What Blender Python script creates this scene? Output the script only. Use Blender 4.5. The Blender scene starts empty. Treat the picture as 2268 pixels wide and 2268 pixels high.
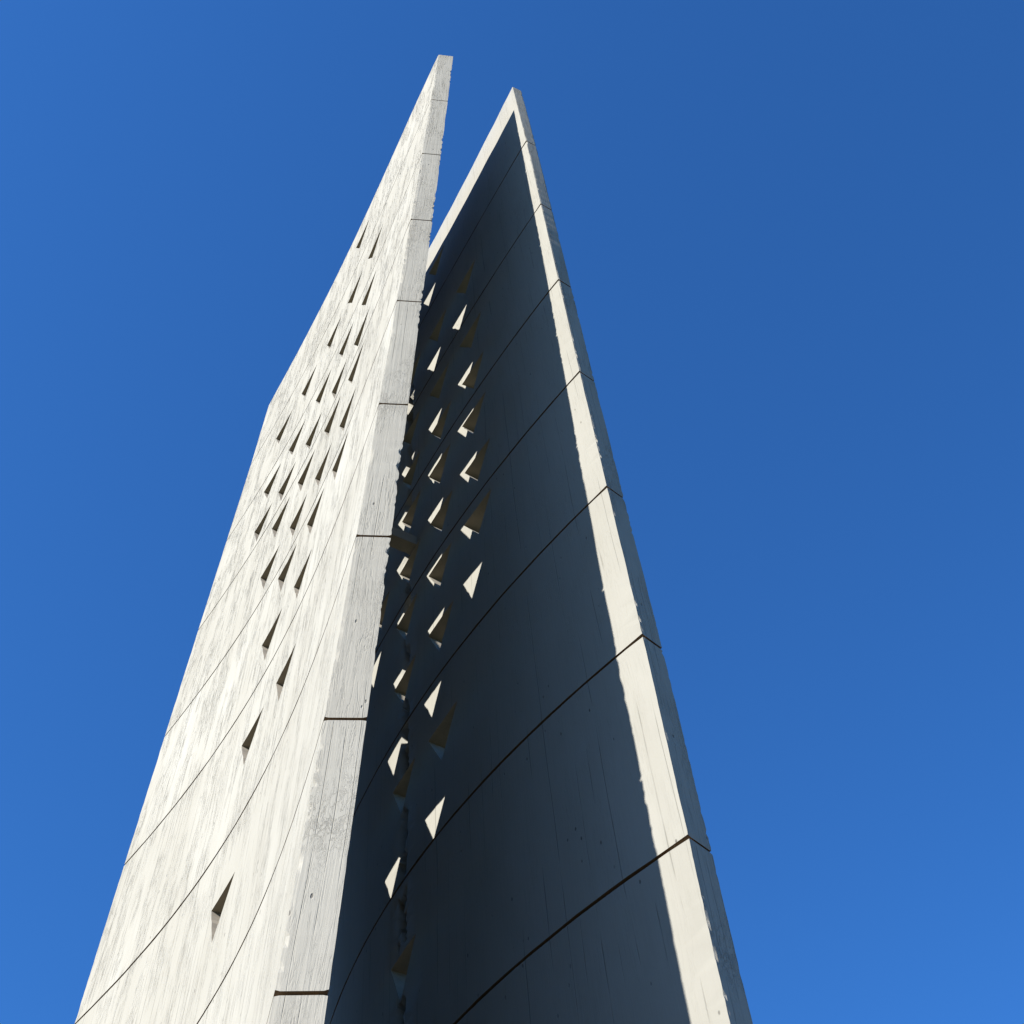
import bpy, math, random
from mathutils import Vector, Matrix, noise
from mathutils.geometry import delaunay_2d_cdt

random.seed(7)
sc = bpy.context.scene
COL = sc.collection
EYE = 1.6                                   # camera height above the paving (m)

# ------------------------------------------------------------------ camera
cam_d = bpy.data.cameras.new("camera")
cam = bpy.data.objects.new("camera", cam_d)
COL.objects.link(cam)
PITCH = math.radians(54.787)
cam.location = (0, 0, EYE)
cam.rotation_euler = (math.radians(90) + PITCH, 0, 0)
cam_d.sensor_width = 36
cam_d.lens = 36 * 3141.13 / 2268
cam_d.clip_start = 0.05
cam_d.clip_end = 20000
sc.camera = cam

# ------------------------------------------------------------------ light
SUN_D = Vector((0.719695, 0.465591, -0.515038))      # direction the light travels
SUN_EL = math.asin(-SUN_D.z)
w = bpy.data.worlds.new("World"); sc.world = w
w.use_nodes = True
nt = w.node_tree; nt.nodes.clear()
sky = nt.nodes.new("ShaderNodeTexSky"); sky.sky_type = 'NISHITA'
sky.sun_disc = False
sky.sun_elevation = SUN_EL
to_sun = -SUN_D
sky.sun_rotation = math.atan2(to_sun.x, to_sun.y)
sky.altitude = 300; sky.air_density = 1.0; sky.dust_density = 0.15; sky.ozone_density = 6.0
bg = nt.nodes.new("ShaderNodeBackground"); bg.inputs[1].default_value = 0.0775
wo = nt.nodes.new("ShaderNodeOutputWorld")
tint = nt.nodes.new("ShaderNodeMix"); tint.data_type = 'RGBA'; tint.blend_type = 'MULTIPLY'
tint.inputs[0].default_value = 1.0; tint.inputs[7].default_value = (0.315, 0.70, 1.04, 1)   # deep, dry-air blue
nt.links.new(sky.outputs[0], tint.inputs[6])
nt.links.new(tint.outputs[2], bg.inputs[0]); nt.links.new(bg.outputs[0], wo.inputs[0])

sun_d = bpy.data.lights.new("sun", 'SUN')
sun_d.energy = 5.0; sun_d.angle = math.radians(0.5); sun_d.color = (1.0, 0.955, 0.87)
sun = bpy.data.objects.new("sun", sun_d); COL.objects.link(sun)
sun.rotation_euler = SUN_D.to_track_quat('-Z', 'Y').to_euler()

sc.view_settings.view_transform = 'Standard'
sc.view_settings.look = 'None'
sc.view_settings.exposure = 1.50
sc.view_settings.gamma = 1.0

# ------------------------------------------------------------------ materials
def N(nt, kind, **kw):
    n = nt.nodes.new(kind)
    for k, v in kw.items():
        setattr(n, k, v)
    return n

def mapped(nt, src, scale, loc=(0, 0, 0)):
    m = N(nt, "ShaderNodeMapping")
    m.inputs['Scale'].default_value = scale
    m.inputs['Location'].default_value = loc
    nt.links.new(src, m.inputs['Vector'])
    return m.outputs[0]

def noise_tex(nt, vec, scale, detail=4, rough=0.6, dist=0.0):
    n = N(nt, "ShaderNodeTexNoise")
    n.inputs['Scale'].default_value = scale
    n.inputs['Detail'].default_value = detail
    n.inputs['Roughness'].default_value = rough
    n.inputs['Distortion'].default_value = dist
    nt.links.new(vec, n.inputs['Vector'])
    return n.outputs['Fac']

def ramp(nt, src, stops, interp='LINEAR'):
    r = N(nt, "ShaderNodeValToRGB")
    r.color_ramp.interpolation = interp
    el = r.color_ramp.elements
    while len(el) < len(stops):
        el.new(0.5)
    for e, (p, c) in zip(el, stops):
        e.position = p
        e.color = (c, c, c, 1) if not isinstance(c, tuple) else c
    nt.links.new(src, r.inputs[0])
    return r.outputs[0]

def mathn(nt, op, a, b=None, c=None):
    m = N(nt, "ShaderNodeMath", operation=op)
    for i, v in enumerate((a, b, c)):
        if v is None: continue
        if isinstance(v, (int, float)): m.inputs[i].default_value = v
        else: nt.links.new(v, m.inputs[i])
    return m.outputs[0]

def mixc(nt, f, a, b, mode='MIX'):
    m = N(nt, "ShaderNodeMix", data_type='RGBA', blend_type=mode)
    for s, v in ((0, f), (6, a), (7, b)):
        if isinstance(v, (int, float)): m.inputs[s].default_value = v
        elif isinstance(v, tuple): m.inputs[s].default_value = v
        else: nt.links.new(v, m.inputs[s])
    return m.outputs[2]

def concrete(name, base, dark, bump=1.0, rough_face=False, board=0.14, grit=1.0):
    """board-marked in-situ concrete; UV = metres along the wall, metres up"""
    m = bpy.data.materials.new(name); m.use_nodes = True
    nt = m.node_tree
    bs = nt.nodes['Principled BSDF']
    bs.inputs['Roughness'].default_value = 0.92
    bs.inputs['Specular IOR Level'].default_value = 0.2
    uv = N(nt, "ShaderNodeUVMap", uv_map="UVMap").outputs[0]
    # slightly wandering vertical grain of the timber forms
    wob = noise_tex(nt, mapped(nt, uv, (0.9, 0.25, 1)), 1.0, 2)
    sep = N(nt, "ShaderNodeSeparateXYZ"); nt.links.new(uv, sep.inputs[0])
    xw = mathn(nt, 'ADD', sep.outputs[0], mathn(nt, 'MULTIPLY', wob, 0.10))
    cmb = N(nt, "ShaderNodeCombineXYZ")
    nt.links.new(xw, cmb.inputs[0]); nt.links.new(sep.outputs[1], cmb.inputs[1])
    v = cmb.outputs[0]
    grain = noise_tex(nt, mapped(nt, v, (38, 0.9, 1)), 1.0, 5, 0.65, 0.4)
    grain2 = noise_tex(nt, mapped(nt, v, (14, 0.5, 1), (3, 7, 0)), 1.0, 4, 0.6, 0.8)
    # board joints: thin broken lines at uneven spacing
    bx = mathn(nt, 'DIVIDE', mathn(nt, 'ADD', xw, mathn(nt, 'MULTIPLY', noise_tex(nt, mapped(nt, uv, (1.7, 0.02, 1)), 1.0, 1), 0.5)), board)
    fr = mathn(nt, 'FRACT', bx)
    edge = mathn(nt, 'ABSOLUTE', mathn(nt, 'SUBTRACT', fr, 0.5))
    line = ramp(nt, edge, [(0.465, 0.0), (0.495, 1.0)])
    brk = ramp(nt, noise_tex(nt, mapped(nt, uv, (6.0, 0.55, 1), (9, 2, 0)), 1.0, 3, 0.6), [(0.50, 0.0), (0.58, 1.0)])
    line = mathn(nt, 'MULTIPLY', line, brk)
    # pin holes and pock marks
    vor = N(nt, "ShaderNodeTexVoronoi"); vor.inputs['Scale'].default_value = 1.0
    nt.links.new(mapped(nt, uv, (7.0, 3.2, 1)), vor.inputs['Vector'])
    pock = ramp(nt, vor.outputs['Distance'], [(0.045, 1.0), (0.085, 0.0)])
    pk2 = ramp(nt, noise_tex(nt, uv, 1.1, 2), [(0.42, 0.0), (0.52, 1.0)])
    pock = mathn(nt, 'MULTIPLY', pock, pk2)
    blotch = noise_tex(nt, mapped(nt, uv, (0.9, 0.35, 1), (5, 1, 0)), 1.0, 5, 0.62)
    fine = noise_tex(nt, uv, 22.0, 5, 0.7)
    # each lift of concrete came from its own batch
    lift = N(nt, "ShaderNodeObjectInfo").outputs['Random']
    wz = mathn(nt, 'MULTIPLY', mathn(nt, 'SUBTRACT', sep.outputs[1], 6.0), 1 / 16.0)
    wth = N(nt, "ShaderNodeClamp"); nt.links.new(wz, wth.inputs[0]); wth = wth.outputs[0]
    wamt = mathn(nt, 'MULTIPLY', mathn(nt, 'ADD', mathn(nt, 'MULTIPLY', wth, 0.80), 0.20), grit)
    # short hairline grooves left by rough-sawn boards
    g3 = noise_tex(nt, mapped(nt, v, (24, 1.3, 1), (8, 3, 0)), 1.0, 3, 0.55, 1.1)
    hair = ramp(nt, mathn(nt, 'ABSOLUTE', mathn(nt, 'SUBTRACT', g3, 0.5)), [(0.0, 1.0), (0.030, 0.0)])
    hz = ramp(nt, noise_tex(nt, mapped(nt, uv, (3.5, 0.8, 1), (2, 6, 0)), 1.0, 3), [(0.44, 0.0), (0.56, 1.0)])
    hair = mathn(nt, 'MULTIPLY', mathn(nt, 'MULTIPLY', hair, hz), wamt)
    # colour
    c = mixc(nt, ramp(nt, blotch, [(0.34, 0.8), (0.68, 0.0)]), base, dark)
    c = mixc(nt, mathn(nt, 'MULTIPLY', ramp(nt, grain, [(0.30, 1.0), (0.46, 0.0)]), mathn(nt, 'MULTIPLY', wamt, 0.55)), c, (dark[0]*.55, dark[1]*.55, dark[2]*.53, 1))
    c = mixc(nt, mathn(nt, 'MULTIPLY', ramp(nt, grain2, [(0.32, 1.0), (0.44, 0.0)]), mathn(nt, 'MULTIPLY', wamt, 0.22)), c, (dark[0]*.62, dark[1]*.62, dark[2]*.58, 1))
    c = mixc(nt, mathn(nt, 'MULTIPLY', line, 0.55), c, (dark[0]*.3, dark[1]*.3, dark[2]*.28, 1))
    c = mixc(nt, mathn(nt, 'MULTIPLY', hair, 0.95), c, (dark[0]*.38, dark[1]*.37, dark[2]*.33, 1))
    c = mixc(nt, mathn(nt, 'MULTIPLY', pock, 0.8), c, (0.06, 0.055, 0.05, 1))
    c = mixc(nt, mathn(nt, 'MULTIPLY', lift, 0.35), c, dark)
    if rough_face:
        wm = noise_tex(nt, mapped(nt, uv, (13, 5, 1), (2, 2, 0)), 1.0, 6, 0.72, 1.4)
        worm = ramp(nt, mathn(nt, 'ABSOLUTE', mathn(nt, 'SUBTRACT', wm, 0.5)), [(0.0, 1.0), (0.03, 0.0)])
        zone = ramp(nt, noise_tex(nt, mapped(nt, uv, (1.5, 0.45, 1), (1, 4, 0)), 1.0, 2), [(0.50, 0.0), (0.62, 0.8)])
        worm = mathn(nt, 'MULTIPLY', worm, zone)
        c = mixc(nt, mathn(nt, 'MULTIPLY', worm, 0.22), c, (dark[0]*.45, dark[1]*.45, dark[2]*.43, 1))
    nt.links.new(c, bs.inputs['Base Color'])
    # relief
    hgt = mathn(nt, 'MULTIPLY', grain, 0.4)
    hgt = mathn(nt, 'ADD', hgt, mathn(nt, 'MULTIPLY', grain2, 0.2))
    hgt = mathn(nt, 'ADD', hgt, mathn(nt, 'MULTIPLY', fine, 0.12))
    hgt = mathn(nt, 'SUBTRACT', hgt, mathn(nt, 'MULTIPLY', line, 0.6))
    hgt = mathn(nt, 'SUBTRACT', hgt, mathn(nt, 'MULTIPLY', pock, 0.7))
    hgt = mathn(nt, 'SUBTRACT', hgt, mathn(nt, 'MULTIPLY', hair, 0.8))
    if rough_face:
        hgt = mathn(nt, 'SUBTRACT', hgt, mathn(nt, 'MULTIPLY', worm, 0.35))
    b = N(nt, "ShaderNodeBump"); b.inputs['Strength'].default_value = 0.9 * bump
    b.inputs['Distance'].default_value = 0.012
    nt.links.new(hgt, b.inputs['Height']); nt.links.new(b.outputs[0], bs.inputs['Normal'])
    return m

def plain(name, col, rough=0.9, nscale=8.0, amt=0.25):
    m = bpy.data.materials.new(name); m.use_nodes = True
    nt = m.node_tree; bs = nt.nodes['Principled BSDF']
    bs.inputs['Roughness'].default_value = rough
    tc = N(nt, "ShaderNodeTexCoord").outputs['Object']
    f = noise_tex(nt, tc, nscale, 5, 0.65)
    c = mixc(nt, f, tuple(x * (1 - amt) for x in col) + (1,), tuple(x * (1 + amt) for x in col) + (1,))
    nt.links.new(c, bs.inputs['Base Color'])
    return m

M_FACE = concrete("board_marked_concrete", (0.261, 0.254, 0.228, 1), (0.207, 0.198, 0.171, 1), 1.1)
M_FACE_R = concrete("smooth_board_marked_concrete", (0.235, 0.230, 0.209, 1), (0.196, 0.190, 0.167, 1), 0.55, False, 0.19, 0.28)
M_EDGE = concrete("weathered_edge_concrete", (0.291, 0.280, 0.248, 1), (0.231, 0.219, 0.190, 1), 0.9, True, 0.085, 0.6)
M_REVEAL = plain("reveal_concrete", (0.23, 0.20, 0.155), 0.9, 9, 0.2)
M_JOINT = plain("dark_joint_face", (0.085, 0.050, 0.024), 0.95, 14, 0.5)  # darker brown than the walls, for section faces inside the joints
M_FILL = plain("joint_filler", (0.15, 0.062, 0.016), 0.9, 20, 0.4)

# ------------------------------------------------------------------ setting
def tag(o, label=None, cat=None, kind=None):
    if label: o['label'] = label
    if cat: o['category'] = cat
    if kind: o['kind'] = kind

def mesh_obj(name, verts, faces, mats, parent=None, uvs=None, fmat=None, smooth=None):
    me = bpy.data.meshes.new(name)
    me.from_pydata([tuple(v) for v in verts], [], faces)
    for m in mats: me.materials.append(m)
    if fmat: me.polygons.foreach_set('material_index', fmat)
    if smooth: me.polygons.foreach_set('use_smooth', smooth)
    if uvs:
        ul = me.uv_layers.new(name="UVMap")
        i = 0
        for fu in uvs:
            for u in fu:
                ul.data[i].uv = u; i += 1
    me.update()
    o = bpy.data.objects.new(name, me); COL.objects.link(o)
    if parent: o.parent = parent
    return o

def ground_material():
    m = bpy.data.materials.new("dry_grass_ground"); m.use_nodes = True
    nt = m.node_tree; bs = nt.nodes['Principled BSDF']; bs.inputs['Roughness'].default_value = 0.95
    tc = N(nt, "ShaderNodeTexCoord").outputs['Object']
    f = noise_tex(nt, tc, 0.15, 8, 0.7); f2 = noise_tex(nt, tc, 6, 5, 0.7)
    c = mixc(nt, ramp(nt, f, [(0.4, 0.0), (0.6, 1.0)]), (0.05, 0.075, 0.025, 1), (0.13, 0.11, 0.06, 1))
    c = mixc(nt, mathn(nt, 'MULTIPLY', f2, 0.5), c, (0.03, 0.045, 0.015, 1))
    nt.links.new(c, bs.inputs['Base Color'])
    return m

def paving_material():
    m = bpy.data.materials.new("paving_slabs"); m.use_nodes = True
    nt = m.node_tree; bs = nt.nodes['Principled BSDF']; bs.inputs['Roughness'].default_value = 0.85
    tc = N(nt, "ShaderNodeTexCoord").outputs['Object']
    br = N(nt, "ShaderNodeTexBrick"); br.offset = 0.0
    br.inputs['Scale'].default_value = 1.0
    br.inputs['Brick Width'].default_value = 0.6; br.inputs['Row Height'].default_value = 0.6
    br.inputs['Mortar Size'].default_value = 0.008
    br.inputs['Color1'].default_value = (0.11, 0.085, 0.06, 1)
    br.inputs['Color2'].default_value = (0.135, 0.105, 0.075, 1)
    br.inputs['Mortar'].default_value = (0.06, 0.055, 0.05, 1)
    nt.links.new(tc, br.inputs['Vector'])
    c = mixc(nt, mathn(nt, 'MULTIPLY', noise_tex(nt, tc, 1.3, 6, 0.7), 0.5), br.outputs[0], (0.09, 0.08, 0.06, 1))
    nt.links.new(c, bs.inputs['Base Color'])
    return m

g = mesh_obj("ground", [(-3000, -3000, 0), (3000, -3000, 0), (3000, 3000, 0), (-3000, 3000, 0)], [(0, 1, 2, 3)], [ground_material()])
tag(g, kind="structure")
pv = [(-14, -6, .12), (14, -6, .12), (14, 24, .12), (-14, 24, .12), (-14, -6, -.05), (14, -6, -.05), (14, 24, -.05), (-14, 24, -.05)]
p = mesh_obj("paving", pv, [(0, 1, 2, 3), (0, 4, 5, 1), (1, 5, 6, 2), (2, 6, 7, 3), (3, 7, 4, 0)], [paving_material()])
tag(p, kind="structure")

# ------------------------------------------------------------------ the two concrete walls
H = 2.4                     # height of one lift between joints
ZJ0 = EYE + 2.18051 * H     # height of joint number 0
def zof(n): return ZJ0 + n * H
def nof(z): return (z - ZJ0) / H
NBOT = nof(-0.3)

SL = [-2.81062, -2.135124, -0.828475, -0.069272, 0.069247, -0.01195, 0.01658, 0.08176]
SR = [-0.433963, -2.471531, 1.237366, -0.07752, -0.014955, -0.12167, 0.042063, -0.177882]

def interp(tab, n):
    if n <= tab[0][0]:
        (a, b), (c, d) = tab[0], tab[1]
    elif n >= tab[-1][0]:
        (a, b), (c, d) = tab[-2], tab[-1]
    else:
        for i in range(len(tab) - 1):
            if tab[i][0] <= n <= tab[i + 1][0]:
                (a, b), (c, d) = tab[i], tab[i + 1]; break
    return b + (d - b) * (n - a) / (c - a)

class Wall:
    def __init__(self, S, near, far, thick, skew, seam=None):
        self.S, self.near, self.far, self.thick, self.skew, self.seam = S, near, far, thick, skew, seam
        self.stab = [(7.0, 0.0)]
        y, s = 7.0, 0.0
        while y < 18:
            dx = self.x(y + .05, 4) - self.x(y, 4)
            s += math.hypot(.05, dx); y += .05
            self.stab.append((y, s))
    def x(self, y, n):
        S = self.S; u = (y - 11) / 4
        g = sum(S[i] * u ** i for i in range(5)); k = sum(S[5 + i] * u ** i for i in range(3))
        return g + n * k
    def s(self, y):
        i = max(0, min(len(self.stab) - 2, int((y - 7.0) / .05)))
        (a, b), (c, d) = self.stab[i], self.stab[i + 1]
        return b + (d - b) * (y - a) / (c - a)
    def normal(self, y, n):
        d = (self.x(y + .02, n) - self.x(y - .02, n)) / .04
        v = Vector((1, -d, 0)); v.normalize()
        return v                      # from the face towards the camera side to the far side
    def point(self, y, z, t):
        n = nof(z)
        return Vector((self.x(y, n), y, z)) + self.normal(y, n) * t

def chip(seed, z, amp):
    """how much is knocked off an arris at height z"""
    v = noise.noise(Vector((seed, z * 1.3, 0))) * .35 + noise.noise(Vector((seed + 9, z * 5.1, 3))) * .35
    v2 = noise.noise(Vector((seed + 5, z * 13.0, 7)))
    zone = max(0.0, noise.noise(Vector((seed + 2, z * .9, 1))) + .12)
    return amp * (0.15 + 0.3 * abs(v) + 5.0 * zone * max(0, v2 - .02) + 2.2 * max(0, v - .16))

def jit(seed, z, amp):
    return amp * noise.noise(Vector((seed, z * 2.1, 11))) + .4 * amp * noise.noise(Vector((seed, z * 9.0, 17)))

HOLE_DY, HOLE_CY, HOLE_CN = 0.565, 0.305, -0.245

def section(wall, k, n0, n1, holes, parent, seed, name="cast_section"):
    """one cast lift between two joints, with its triangular openings"""
    gap = 0.0145
    z0, z1 = zof(n0) + gap, zof(n1) - gap
    top = n1 > 7.9
    if top: z1 = zof(wall.top)
    pts, edges, faces_in, kind = [], [], [], []
    def add(y, z, kd):
        pts.append((y, z)); kind.append(kd); return len(pts) - 1
    ny = lambda z: interp(wall.near, nof(z)); fy = lambda z: interp(wall.far, nof(z))
    # outline, counter-clockwise
    ring = []
    nb = int((fy(z0) - ny(z0)) / .16); nv = int((z1 - z0) / .045)
    for i in range(nb):                              # bottom, near -> far
        f = i / nb; y = ny(z0) + (fy(z0) - ny(z0)) * f
        dz = 0 if i == 0 else .008 * noise.noise(Vector((y * 4, z0, seed))) + .012*max(0, noise.noise(Vector((y*2.3, z0, seed+4)))-.35)
        ring.append(add(y, z0 + dz, ('b', f)))
    for i in range(nv):                              # far edge
        z = z0 + (z1 - z0) * i / nv
        ring.append(add(fy(z) - (abs(jit(seed + 30, z, .02)) if i else 0), z, ('f', z)))
    for i in range(nb):                              # top
        f = 1 - i / nb; y = ny(z1) + (fy(z1) - ny(z1)) * f
        dz = 0 if i == 0 else (.035 if top else .008) * noise.noise(Vector((y * 3, z1, seed + 2))) - .012*max(0, noise.noise(Vector((y*2.3, z1, seed+8)))-.35)
        ring.append(add(y, z1 + dz, ('t', f)))
    for i in range(nv):                              # near edge, downwards
        z = z1 + (z0 - z1) * i / nv
        ring.append(add(ny(z) + jit(seed * .1 + 60, z, .004), z, ('n', z)))
    loops = [ring]
    for hi, (ya, na) in enumerate(holes):
        if not (n0 < na <= n1): continue
        r = random.Random(int(ya * 100) + int(na * 977))
        j = lambda a: r.uniform(-a, a)
        A = (ya + j(.008), zof(na) + j(.006)); B = (ya + HOLE_DY + j(.02), zof(na - .012) + j(.02))
        Cc = (ya + HOLE_CY + j(.015), zof(na + HOLE_CN) + j(.02))
        corner = [A, Cc, B]                          # clockwise for a hole
        lp = []
        for q in range(3):
            P, Q = corner[q], corner[(q + 1) % 3]
            L = math.hypot(Q[0] - P[0], Q[1] - P[1]); m = 8
            rough = .012 if r.random() < .25 else .003
            for i in range(m):
                t = i / m
                nx, nz = (Q[1] - P[1]) / L, -(Q[0] - P[0]) / L
                o = 0 if i == 0 else rough * noise.noise(Vector((P[0] * 7 + t * 9, P[1] * 3, seed))) 
                lp.append(add(P[0] + (Q[0] - P[0]) * t + nx * o, P[1] + (Q[1] - P[1]) * t + nz * o, ('h', 0)))
        loops.append(lp)
    nout = len(pts)
    def inside_hole(y, z, grow=0.0):
        for ya, na in holes:
            if not (n0 < na <= n1): continue
            zt = zof(na)
            if ya - .03 - grow < y < ya + HOLE_DY + .03 + grow and zt - .62 - grow < z < zt + .03 + grow: return True
        return False
    gx = int((fy(z0) - ny(z0)) / .22); gz = 8
    for i in range(1, gx):
        for jn in range(1, gz):
            z = z0 + (z1 - z0) * jn / gz; y = ny(z) + (fy(z) - ny(z)) * i / gx
            if inside_hole(y, z): continue
            if wall.seam and wall.seam[0] - .08 < y < wall.seam[1] + .08: continue
            add(y, z, ('i', 0))
    if wall.seam:                                    # finely divided band for the ragged cold joint
        y = wall.seam[0] - .03
        while y < wall.seam[1] + .03:
            z = z0 + .05
            while z < z1 - .04:
                yy = y + random.uniform(-.008, .008); zz = z + random.uniform(-.012, .012)
                if not inside_hole(yy, zz, -.02): add(yy, zz, ('s', 0))
                z += .045
            y += .03
    for lp in loops:
        for i in range(len(lp)): edges.append((lp[i], lp[(i + 1) % len(lp)]))
    # faces outside the holes: output type 2 keeps the valid region of the input polygons
    V2, E2, F2, ov, oe, of = delaunay_2d_cdt([Vector(p) for p in pts], edges, [], 0, 1e-6)
    poly_holes = [[pts[i] for i in lp] for lp in loops[1:]]
    def in_poly(p, poly):
        c = False; j = len(poly) - 1
        for i in range(len(poly)):
            a, b = poly[i], poly[j]
            if (a[1] > p[1]) != (b[1] > p[1]) and p[0] < (b[0] - a[0]) * (p[1] - a[1]) / (b[1] - a[1]) + a[0]: c = not c
            j = i
        return c
    outer = [pts[i] for i in ring]
    tris = []
    for f in F2:
        f = list(f)
        cx = sum(V2[i][0] for i in f) / len(f); cz = sum(V2[i][1] for i in f) / len(f)
        if not in_poly((cx, cz), outer): continue
        if any(in_poly((cx, cz), h) for h in poly_holes): continue
        tris.append(f)
    kd = []
    for i in range(len(V2)):
        src = ov[i]
        kd.append(kind[src[0]] if src else ('i', 0))
    # boundary edges
    cnt = {}
    for f in tris:
        for a, b in zip(f, f[1:] + f[:1]): cnt[(a, b)] = 1
    bound = [(a, b) for (a, b) in cnt if (b, a) not in cnt]
    bset = {i for e in bound for i in e}
    verts, idx = [], {}
    fr = (0.0, .10, .5, .90, 1.0)
    nv2 = len(V2)
    layers = []
    sd = seed * 1.7 + wall.thick * 31
    for li, ft in enumerate(fr):
        cur = {}
        for i in range(nv2):
            if 0 < li < 4 and i not in bset: continue
            y, z = V2[i]; t = (wall.thick - wall.taper * max(-1, nof(z)))
            off = t * ft
            kk = kd[i][0]
            dy = 0.0; dz = 0.0
            if kk in ('n',) or (kk in ('b', 't') and abs(y - ny(z)) < .03):
                dy -= wall.skew * ft
                c0, c4 = chip(wall.chips[0], z, .012), chip(wall.chips[1], z, .018)
                if li == 0: dy += c0 * .7; off += c0 * .6
                if li == 4: dy += c4 * .4; off -= c4
                if li == 3: off -= max(0.0, c4 - .018)
                if li == 1: off += max(0.0, c0 * .6 - .018)
                if li == 0 or li == 4:
                    if abs(z - z0) < .03: dz += .006
                    if abs(z - z1) < .03: dz -= .006
            if kk == 'b' and li in (0, 4): dz += .004
            if kk == 't' and li in (0, 4): dz -= .004
            if li in (0, 4) and kk in ('i', 's'):
                off += (1 if li == 0 else -1) * .004 * (noise.noise(Vector((y * .9, z * .8, seed))) + .5)
            if li == 0 and kk == 's' and wall.seam[0] < y < wall.seam[1]:
                q = noise.noise(Vector((y * 5, z * 2.6, 3))) + .6 * noise.noise(Vector((y * 11, z * 7, 8)))
                if q > -.22: off += .10 + .10 * abs(noise.noise(Vector((y * 9, z * 9, 2))))
            pp = wall.point(y + dy, z + dz, off)
            cur[i] = len(verts); verts.append(pp)
        layers.append(cur)
    faces, uvs, fm, sm = [], [], [], []
    def uvp(i): y, z = V2[i]; return (wall.s(y), z)
    L0, L4 = layers[0], layers[4]
    for f in tris:
        faces.append(tuple(L0[i] for i in reversed(f))); uvs.append([uvp(i) for i in reversed(f)]); fm.append(0); sm.append(True)
        faces.append(tuple(L4[i] for i in f)); uvs.append([(-u[0] + 50, u[1]) for u in (uvp(i) for i in f)]); fm.append(0); sm.append(True)
    dup = [{}, {}]
    for q, cur in ((0, L0), (1, L4)):
        for i in bset:
            dup[q][i] = len(verts); verts.append(verts[cur[i]].copy())
    layers = [dup[0]] + layers[1:4] + [dup[1]]
    for a, b in bound:
        ka, kb = kd[a][0], kd[b][0]
        for li in range(4):
            q = (layers[li][a], layers[li][b], layers[li + 1][b], layers[li + 1][a])
            faces.append(q)
            ends = {'n', 'f'} & {ka, kb}
            u0, u1 = fr[li] * wall.thick, fr[li + 1] * wall.thick
            if ends:
                za, zb = V2[a][1], V2[b][1]
                uvs.append([(u0 + 70, za), (u0 + 70, zb), (u1 + 70, zb), (u1 + 70, za)]); fm.append(1)
            else:
                sa, sb = wall.s(V2[a][0]), wall.s(V2[b][0])
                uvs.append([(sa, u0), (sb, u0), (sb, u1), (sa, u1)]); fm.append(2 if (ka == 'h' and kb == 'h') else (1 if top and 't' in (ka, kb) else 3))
            sm.append(False)
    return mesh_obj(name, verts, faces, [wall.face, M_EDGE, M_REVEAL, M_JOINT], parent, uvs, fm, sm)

def filler(wall, n, parent):
    """fibre board left in the joint, set back from the faces"""
    z0, z1 = zof(n) - .023, zof(n) + .023
    ya, yb = interp(wall.near, n) + .036, interp(wall.far, n) - .04
    verts, faces = [], []
    m = 60; ins = .055
    for i in range(m + 1):
        y = ya + (yb - ya) * i / m
        t = wall.thick - wall.taper * max(-1, n)
        sk = -wall.skew if i == 0 else 0
        for tt, zz, s2 in ((ins, z0, 0), (t - ins, z0, sk), (t - ins, z1, sk), (ins, z1, 0)):
            verts.append(wall.point(y + s2, zz, tt))
    for i in range(m):
        a, b = i * 4, i * 4 + 4
        for j in range(4):
            faces.append((a + j, a + (j + 1) % 4, b + (j + 1) % 4, b + j))
    faces.append((3, 2, 1, 0)); e = m * 4; faces.append((e, e + 1, e + 2, e + 3))
    return mesh_obj("joint_filler", verts, faces, [M_FILL], parent)

NEAR_L = [(0, 7.192), (1, 7.246), (2, 7.335), (3, 7.423), (4, 7.471), (5, 7.51), (6, 7.545), (7, 7.585), (8, 7.621)]
FAR_L = [(2, 14.38), (5, 14.45), (7, 14.49), (8, 14.62)]
NEAR_R = [(1, 8.508), (2, 8.468), (3, 8.444), (4, 8.411), (5, 8.365), (6, 8.314), (7, 8.256), (8, 8.21)]
FAR_R = [(0, 15.6), (8, 15.4)]
HOLES_L = [(10.22, 7.61), (9.24, 6.574), (10.03, 6.574), (9.13, 5.803), (9.15, 5.306), (10.85, 6.574), (9.98, 5.803),
           (9.11, 4.855), (11.77, 6.574), (10.81, 5.803), (9.98, 5.306), (9.12, 4.358), (9.94, 4.855), (12.67, 6.574),
           (11.73, 5.803), (10.86, 5.306), (9.96, 4.358), (9.1, 3.901), (10.82, 4.855), (11.74, 5.306), (12.54, 5.803),
           (12.5, 5.306), (11.63, 4.855), (10.77, 4.358), (9.91, 3.901), (11.63, 4.358), (10.79, 3.901), (9.98, 3.402),
           (10.88, 3.402), (9.9, 2.656), (10.83, 2.656), (10.67, 1.623)]
HOLES_R = [(10.73, 7.61), (9.85, 6.574), (10.71, 6.574), (9.83, 5.803), (10.69, 5.803), (9.84, 5.306), (10.67, 5.306),
           (11.54, 5.306), (9.89, 4.855), (10.72, 4.855), (11.52, 4.855), (9.88, 4.358), (10.7, 4.358), (11.54, 4.358),
           (12.41, 4.358), (9.93, 3.901), (10.76, 3.901), (11.6, 3.901), (10.77, 3.402), (11.62, 3.402), (10.75, 2.656),
           (11.62, 2.656), (11.58, 1.623), (11.54, 6.574), (11.54, 5.803), (12.4, 4.855), (12.4, 5.306), (12.4, 5.803),
           (12.4, 6.574), (13.3, 5.306), (13.3, 5.803)]

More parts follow.
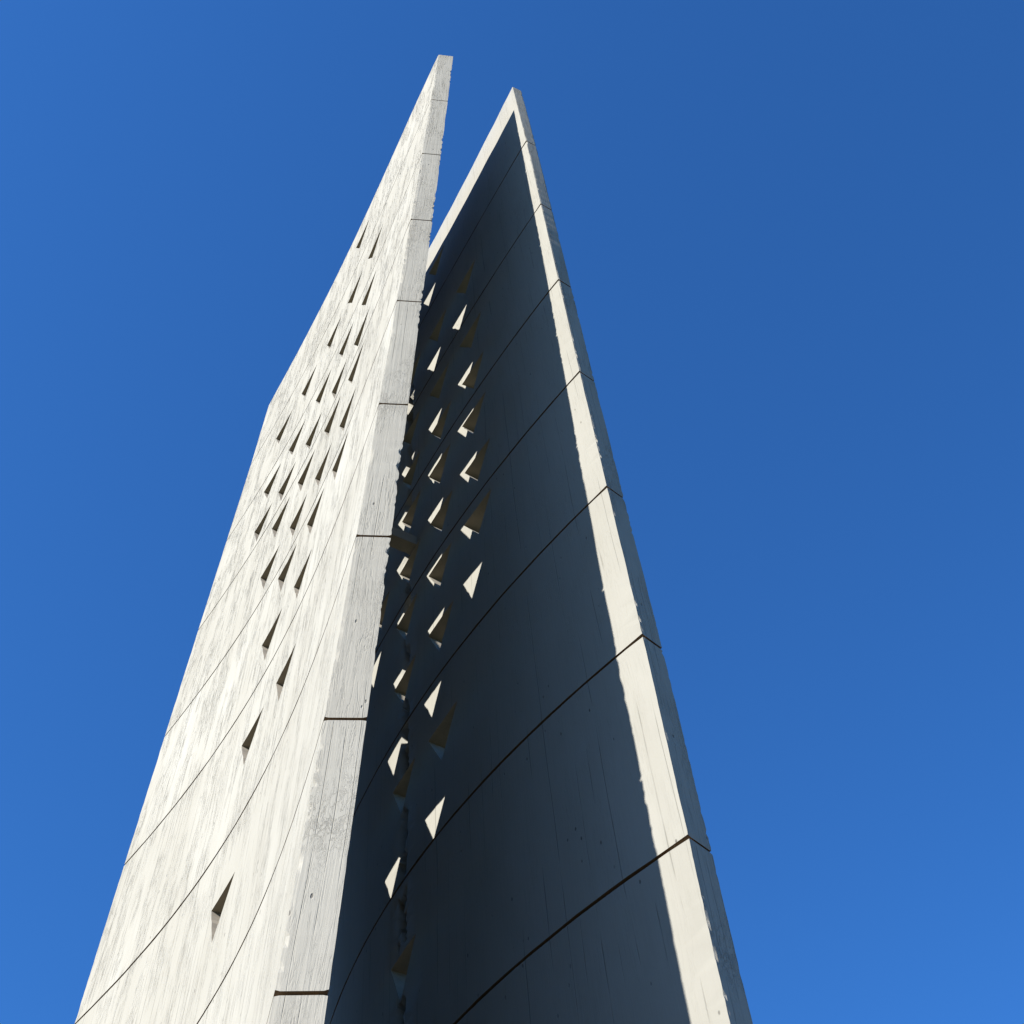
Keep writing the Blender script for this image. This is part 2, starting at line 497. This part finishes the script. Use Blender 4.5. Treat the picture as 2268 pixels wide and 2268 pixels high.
wl = Wall(SL, NEAR_L, FAR_L, 0.315, 0.080); wl.chips = (1.3, 4.4); wl.top = 7.99; wl.taper = .009; wl.face = M_FACE
wr = Wall(SR, NEAR_R, FAR_R, 0.298, 0.0, seam=(11.80, 11.97)); wr.chips = (7.7, 12.1); wr.top = 8.03; wr.taper = .0155; wr.face = M_FACE_R

def build_wall(wall, holes, name, label, seed):
    root = bpy.data.objects.new(name, None); COL.objects.link(root)
    tag(root, label, "concrete wall", "thing"); root["group"] = "paired curved concrete walls of the tower"
    cuts = [NBOT, -1, 0, 1, 2, 3, 4, 5, 6, 7, 8]
    for k in range(len(cuts) - 1):
        section(wall, k, cuts[k], cuts[k + 1], holes, root, seed + k * 3.3)
    for n in cuts[1:-1]:
        filler(wall, n, root)
    return root

left = build_wall(wl, HOLES_L, "tower_slab", "sunlit curved concrete wall on the left with its slim grey end face showing", 3.0)
right = build_wall(wr, HOLES_R, "tower_slab", "curved concrete wall on the right, mostly dark shade with a bright sunlit strip", 51.0)

# short concrete tie between the two walls, seen in the gap
a = wr.point(11.72, zof(4.40), .05); nrm = wr.normal(11.72, 4.4)
b = a - nrm * 1.0
d = (a - b); 
# find where it meets the inner side of the left wall
def dist_left(p): 
    n = nof(p.z); return p.x - (wl.x(p.y, n) + .27)
t = 0.0
while t < 4 and dist_left(a - nrm * t) > 0: t += .02
b = a - nrm * (t + .06)
side = Vector((-nrm.y, nrm.x, 0))
vs, fs = [], []
m = 10
for i in range(m + 1):
    c = a.lerp(b, i / m)
    for sx, sz in ((-.10, -.09), (.10, -.09), (.10, .09), (-.10, .09)):
        vs.append(c + side * (sx + .004 * noise.noise(c * 3)) + Vector((0, 0, sz + .004 * noise.noise(c * 5 + Vector((3, 1, sx)) ))))
for i in range(m):
    q = i * 4
    for j in range(4): fs.append((q + j, q + (j + 1) % 4, q + 4 + (j + 1) % 4, q + 4 + j))
fs += [(3, 2, 1, 0), (m * 4, m * 4 + 1, m * 4 + 2, m * 4 + 3)]
mesh_obj("tie_beam", vs, fs, [M_REVEAL], right)

sc.render.resolution_x = 1024; sc.render.resolution_y = 1024
